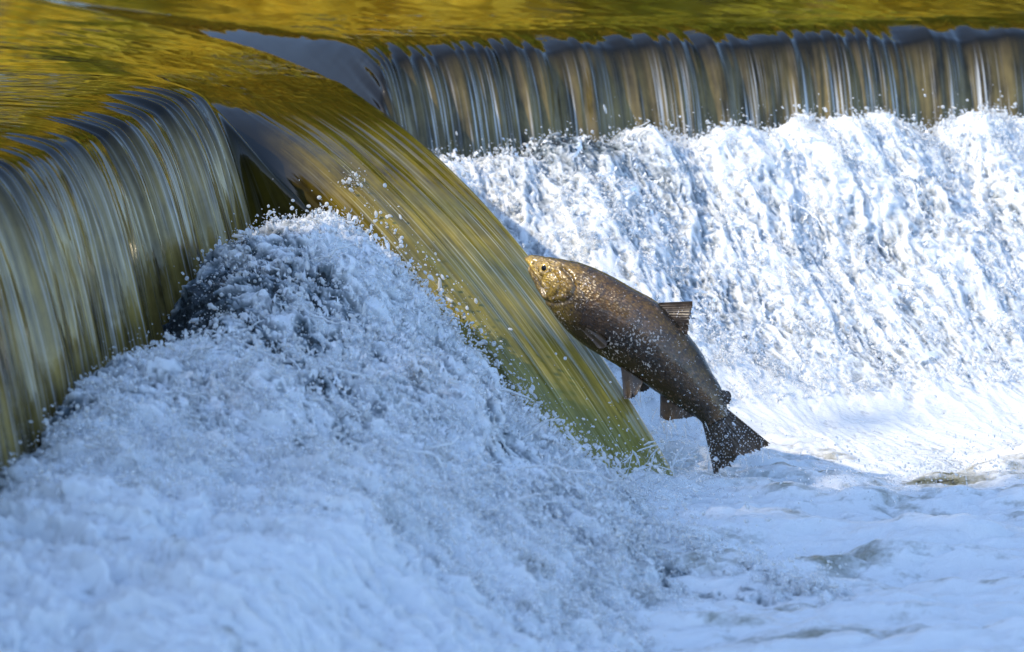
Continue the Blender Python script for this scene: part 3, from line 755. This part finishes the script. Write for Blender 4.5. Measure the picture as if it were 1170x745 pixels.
for sgn in (1, -1):
    eo = ellipsoid('eye', (eyec[0], sgn*(ey + .0022), eyec[1]), (.0120, .0060, .0120), iris, salmon)
    ellipsoid('pupil', (eyec[0] - .0005, sgn*(ey - .0006), eyec[1]), (.0076, .0042, .0076), black, eo)
# fins
M = Mat('salmon fin'); tc = M.node('ShaderNodeTexCoord').outputs['Object']
fr = M.attr('ray').outputs['Vector']; nz = M.noise(tc, 60, 4, .6)
rays = M.node('ShaderNodeTexWave'); rays.inputs['Scale'].default_value = 4.5; rays.inputs['Distortion'].default_value = .6
M.link(fr, rays.inputs['Vector'])
c = M.ramp(nz.outputs['Fac'], [(.35, (.022, .014, .008)), (.7, (.085, .055, .032))]).outputs[0]
c = M.mix(M.math('MULTIPLY', rays.outputs['Fac'], .3), c, (.015, .010, .007))
wet = M.node('ShaderNodeTexVoronoi'); wet.inputs['Scale'].default_value = 190; M.link(tc, wet.inputs['Vector'])
wm = M.math('MULTIPLY', M.ramp(wet.outputs['Distance'], [(0.20, (1, 1, 1)), (0.34, (0, 0, 0))]).outputs[0],
            M.ramp(M.math('MULTIPLY', M.noise(tc, 22, 3, .6).outputs['Fac'], M.math('ADD', M.attr('wet').outputs['Fac'], .6)), [(0.50, (0, 0, 0)), (0.66, (1, 1, 1))]).outputs[0])
c = M.mix(M.math('MULTIPLY', wm, .8), c, (.6, .6, .63))
M.link(c, M.b.inputs['Base Color']); M.set(Roughness=.35); M.b.inputs['Coat Weight'].default_value = .2
M.bump(M.math('ADD', rays.outputs['Fac'], M.math('MULTIPLY', wm, .8)), .3, .0010)
def fin(name, base, edge, y0, y1, thick=.004, wetness=.4, ragged=.004):
    nu, nv = 40, 22
    b = np.array([cp(*q) for q in base]); e = np.array([cp(*q) for q in edge])
    u = np.linspace(0, 1, nu)
    bi = np.stack([np.interp(u, np.linspace(0, 1, len(b)), b[:, k]) for k in (0, 1)], -1)
    ei = np.stack([pchip(np.linspace(0, 1, len(e)), e[:, k], u) for k in (0, 1)], -1)
    v = np.linspace(0, 1, nv)
    q = bi[:, None] * (1 - v)[None, :, None] + ei[:, None] * v[None, :, None]
    q += (v**3)[None, :, None] * ragged * pn(u * 22, 1.0, len(name))[:, None, None] * np.array([1, -1])
    th = thick * (1 - .75 * v)[None, :] * (0.4 + .6 * np.sin(np.pi * np.clip(u, .04, .96)))[:, None]
    th = th * (1 + .12 * np.sin(u * 70))[:, None] * .5
    yc = (y0 + (y1 - y0) * v ** 1.3)[None, :] + .002 * np.sin(u * 9)[:, None] * v[None, :]
    f1 = np.stack([q[..., 0], yc - th, q[..., 1]], -1); f2 = np.stack([q[..., 0], yc + th, q[..., 1]], -1)
    vv = np.concatenate([f1.reshape(-1, 3), f2.reshape(-1, 3)]); m = nu * nv
    F = grid_faces(nu, nv); F = np.concatenate([F, F[:, ::-1] + m])
    rim = [i*nv for i in range(nu)] + [(nu-1)*nv + j for j in range(1, nv)] + [i*nv + nv-1 for i in range(nu-2, -1, -1)] + [j for j in range(nv-2, 0, -1)]
    S_ = np.array([[rim[k], rim[(k+1) % len(rim)], rim[(k+1) % len(rim)] + m, rim[k] + m] for k in range(len(rim))])
    ray = np.stack([np.repeat(u, nv), np.tile(v * .05, nu), np.zeros(m)], -1)
    obj(name, mesh_from(name, vv, np.concatenate([F, S_]), {'ray': np.concatenate([ray, ray]), 'wet': np.full(2*m, wetness)}), M.m, salmon)
fin('dorsal_fin', [(420, 196), (470, 240), (520, 300)], [(541, 191), (536, 225), (530, 262), (524, 292)], 0, -.006, .006)
fin('tail_fin', [(632, 500), (610, 535), (568, 548)], [(763, 603), (722, 622), (676, 638), (646, 664), (604, 694)], 0, -.010, .010, 1.15, .011)
fin('anal_fin', [(446, 452), (500, 488), (574, 528)], [(447, 530), (470, 538), (510, 532), (556, 525)], 0, -.004, .006)
fin('adipose_fin', [(610, 446), (620, 470), (628, 496)], [(641, 452), (648, 470), (640, 486)], 0, 0, .006, .8)
fin('pelvic_fin', [(345, 380), (375, 398), (410, 424)], [(361, 476), (378, 474), (397, 464)], -.022, -.034, .005)
fin('pelvic_fin', [(352, 382), (380, 400), (408, 420)], [(352, 452), (370, 456), (392, 448)], .022, .036, .005)
fin('pectoral_fin', [(196, 212), (204, 226), (206, 240)], [(318, 300), (322, 322), (300, 330)], -.036, -.050, .004)
fin('pectoral_fin', [(196, 212), (204, 226), (206, 240)], [(318, 300), (322, 322), (300, 330)], .036, .050, .004)
# water thrown off the fish
n = 60; w = np.array(salmon.matrix_world)
q = np.stack([rng.normal(.16, .06, n), rng.normal(-.03, .04, n), rng.normal(-.14, .06, n)], -1)
q = q @ w[:3, :3].T + w[:3, 3]
droplets('fish_droplets', q, .0007 * 4 ** (rng.random(n) ** 2.5), 1 + rng.exponential(.5, n), rnd_turn(n), 'droplets shaken off around the tail of the fish')

n = 46; ends = [cp(*q) for q in [(604, 690), (640, 668), (690, 640), (740, 615), (560, 528), (500, 534), (452, 532), (378, 474)]]
k = rng.integers(0, len(ends), n)
q = np.array([[ends[i][0], -.008, ends[i][1]] for i in k]) + rng.normal(0, .012, (n, 3)); q = q @ w[:3, :3].T + w[:3, 3]
ligaments('fish_threads', q, np.stack([rng.normal(.2, .25, n), rng.normal(0, .25, n), rng.normal(-.9, .2, n)], -1),
          rng.uniform(.008, .045, n), rng.uniform(.0006, .0017, n), 'threads of water streaming off the fins of the fish', MAT['drop'], .15)
# ------------------------------------------------------------------ trees on the banks (seen mirrored in the river, and shading it)
def leaf_mat(name, c1, c2):
    M = Mat(name); oi = M.attr('tone').outputs['Fac']
    c = M.ramp(oi, [(0.1, c1), (0.9, c2)]).outputs[0]
    M.n.remove(M.b)
    d = M.node('ShaderNodeBsdfDiffuse'); t = M.node('ShaderNodeBsdfTranslucent'); mx = M.node('ShaderNodeMixShader')
    mx.inputs[0].default_value = .5
    M.link(c, d.inputs[0]); M.link(c, t.inputs[0]); M.link(d.outputs[0], mx.inputs[1]); M.link(t.outputs[0], mx.inputs[2])
    M.link(mx.outputs[0], M.out.inputs[0]); return M.m
LEAF = {'gold': leaf_mat('gold leaves', (.74, .56, .05), (.95, .80, .12)),
        'lime': leaf_mat('lime leaves', (.46, .46, .05), (.82, .76, .12)),
        'green': leaf_mat('green leaves', (.05, .09, .02), (.22, .27, .05)),
        'rust': leaf_mat('rust leaves', (.28, .10, .02), (.60, .30, .05))}
M = Mat('bark'); tc = M.node('ShaderNodeTexCoord').outputs['Object']; n1 = M.noise(M.mapping(tc, (14, 14, 3)), 1.0, 5, .6)
M.link(M.ramp(n1.outputs['Fac'], [(.3, (.02, .015, .01)), (.7, (.09, .065, .045))]).outputs[0], M.b.inputs['Base Color'])
M.set(Roughness=.9); M.bump(n1.outputs['Fac'], .8, .03); BARK = M.m
def limb(pts, r0, r1, sides=8):
    pts = np.array(pts, float); n = len(pts)
    tan = np.gradient(pts, axis=0); tan /= np.linalg.norm(tan, axis=1, keepdims=True)
    a = np.cross(tan, [.31, .9, .2]); a /= np.linalg.norm(a, axis=1, keepdims=True); b = np.cross(tan, a)
    an = np.linspace(0, 2*np.pi, sides, endpoint=False); rr = np.linspace(r0, r1, n)
    v = pts[:, None] + rr[:, None, None] * (a[:, None] * np.cos(an)[:, None] + b[:, None] * np.sin(an)[:, None])
    F = [[i*sides + j, (i+1)*sides + j, (i+1)*sides + (j+1) % sides, i*sides + (j+1) % sides] for i in range(n-1) for j in range(sides)]
    return v.reshape(-1, 3), np.array(F)
def tree(x, y, h, rx, rz, zc, leaves, leafsize, kind, label, group=None, seed=0, trunk_r=.16):
    rg = np.random.default_rng(seed)
    gz = 1.45
    t = bpy.data.objects.new('tree', None); col.objects.link(t); t.location = (x, y, gz)
    t['label'] = label; t['category'] = 'tree'
    if group: t['group'] = group
    vs, fs, off = [], [], 0
    lean = rg.normal(0, .25, 2)
    trunk = [(lean[0]*k**2, lean[1]*k**2, -.3 + (h*.8 + .3) * k) for k in np.linspace(0, 1, 8)]
    parts = [limb(trunk, trunk_r, trunk_r*.25)]
    for k in range(9):
        f0 = rg.uniform(.3, .85); p0 = np.array([lean[0]*f0**2, lean[1]*f0**2, h*.8*f0]); a = rg.uniform(0, 2*np.pi)
        d = np.array([math.cos(a), math.sin(a), rg.uniform(.3, .9)]) * rx * rg.uniform(.5, .9)
        parts.append(limb([p0, p0 + d*.4 + [0, 0, .1], p0 + d*.75, p0 + d], trunk_r*.4, trunk_r*.08, 6))
    for v, f in parts: vs.append(v); fs.append(f + off); off += len(v)
    obj('trunk', mesh_from('trunk', np.concatenate(vs), np.concatenate(fs)), BARK, t)
    nc = 46
    cl = rg.normal(size=(nc, 3)); cl /= np.linalg.norm(cl, axis=1, keepdims=True); cl *= rg.uniform(.35, 1.0, nc)[:, None]
    ci = rg.integers(0, nc, leaves)
    q = cl[ci] * [rx*.85, rx*.85, rz*.85] + rg.normal(0, 1, (leaves, 3)) * [rx*.17, rx*.17, rz*.15] + [0, 0, zc - gz]
    a = rg.normal(size=(leaves, 3)); a /= np.linalg.norm(a, axis=1, keepdims=True)
    b = np.cross(a, rg.normal(size=(leaves, 3))); b /= np.linalg.norm(b, axis=1, keepdims=True)
    s = leafsize * rg.uniform(.6, 1.3, leaves)[:, None]
    v = np.stack([q - a*s, q + b*s*.55, q + a*s, q - b*s*.55], 1).reshape(-1, 3)
    tone = np.repeat(np.clip(.5 + .25*rg.normal(size=nc)[ci] + .2*rg.normal(size=leaves), 0, 1), 4)
    obj('crown', mesh_from('crown', v, np.arange(4*leaves).reshape(-1, 4), {'tone': tone}, False), LEAF[kind], t)
# the trees on the left bank whose shade lies on the left spray
tree(-9.95, 4.50, 10.6, 2.5, 1.85, 8.5, 5600, .16, 'gold', 'tall golden tree on the left bank shading the spray', None, 1, .24)
tree(-12.6, -0.6, 13.0, 2.4, 3.6, 9.6, 8000, .18, 'lime', 'tall lime green tree on the left bank beside the golden one', None, 2, .24)
ORD = ['first', 'second', 'third', 'fourth', 'fifth', 'sixth', 'seventh', 'eighth', 'ninth', 'tenth', 'eleventh', 'twelfth', 'thirteenth', 'fourteenth', 'fifteenth', 'sixteenth', 'seventeenth', 'eighteenth']
CN = dict(gold='golden', lime='lime green', green='dark green', rust='rust coloured')
spec = [(-24, 33, 'gold'), (-20.5, 36, 'lime'), (-17, 36, 'gold'), (-13.5, 36, 'gold'), (-10.5, 36, 'lime'), (-8.0, 35, 'gold'), (-5.6, 35.5, 'gold'), (-3.2, 36, 'lime'), (-1.2, 35, 'gold'), (0.8, 36, 'gold'),
        (2.8, 35.5, 'lime'), (4.8, 36, 'gold'), (6.8, 35, 'gold'), (8.8, 35, 'lime'), (11.5, 36, 'green'), (14.5, 35, 'rust')]
for k, (x, y, kd) in enumerate(spec):
    tall = 1.0 if -9 < x < 7.5 else .48
    hh_ = (19 + 3 * random.random()) * tall
    tree(x, y, hh_, 2.7, 8.6 * tall, 1.2 + (9.4 + random.random()) * tall, int(9500 * (tall + .1)), .32, kd,
         f'{ORD[k]} tree from the left along the far bank, {CN[kd]} autumn leaves', 'autumn trees along the far bank', 40 + k, .2)
for k, (x, y, kd) in enumerate([(-15, 21, 'gold'), (-16, 26, 'gold'), (-14.5, 30, 'lime')]):
    tree(x, y, 8, 2.6, 3.0, 4.4, 5500, .25, kd, f'{ORD[k]} tree upstream on the left bank, {CN[kd]} leaves', 'trees upstream on the left bank', 80 + k, .2)
# low bushes along the waterline
for k, x in enumerate(np.linspace(-16, 14, 18)):
    rg = np.random.default_rng(200 + k); n = 2600
    t = bpy.data.objects.new('bush', None); col.objects.link(t); t.location = (x, 33.2 - .1*x, .9)
    kd = ['lime', 'gold', 'gold', 'lime', 'gold', 'green', 'gold'][k % 7]
    t['label'] = f'{ORD[k]} bush from the left at the far waterline, {CN[kd]} leaves'; t['category'] = 'bush'; t['group'] = 'bushes along the far waterline'
    cl = rg.normal(size=(18, 3)) * [.85, .5, .75] + [0, 0, 1.3]; ci = rg.integers(0, 18, n)
    q = cl[ci] + rg.normal(0, .22, (n, 3))
    a = rg.normal(size=(n, 3)); a /= np.linalg.norm(a, axis=1, keepdims=True); b = np.cross(a, rg.normal(size=(n, 3))); b /= np.linalg.norm(b, axis=1, keepdims=True)
    s = .13 * rg.uniform(.6, 1.3, n)[:, None]
    v = np.stack([q - a*s, q + b*s*.55, q + a*s, q - b*s*.55], 1).reshape(-1, 3)
    obj('foliage', mesh_from('foliage', v, np.arange(4*n).reshape(-1, 4), {'tone': np.repeat(np.clip(rg.normal(.5, .3, n), 0, 1), 4)}, False), LEAF[kd], t)
    vs, fs, off = [], [], 0
    for q in range(5):
        vv, ff = limb([(rg.normal(0, .1), rg.normal(0, .1), -.3), (rg.normal(0, .3), rg.normal(0, .2), .5), (rg.normal(0, .6), rg.normal(0, .4), 1.2)], .03, .01, 5)
        vs.append(vv); fs.append(ff + off); off += len(vv)
    obj('stem', mesh_from('stem', np.concatenate(vs), np.concatenate(fs)), BARK, t)
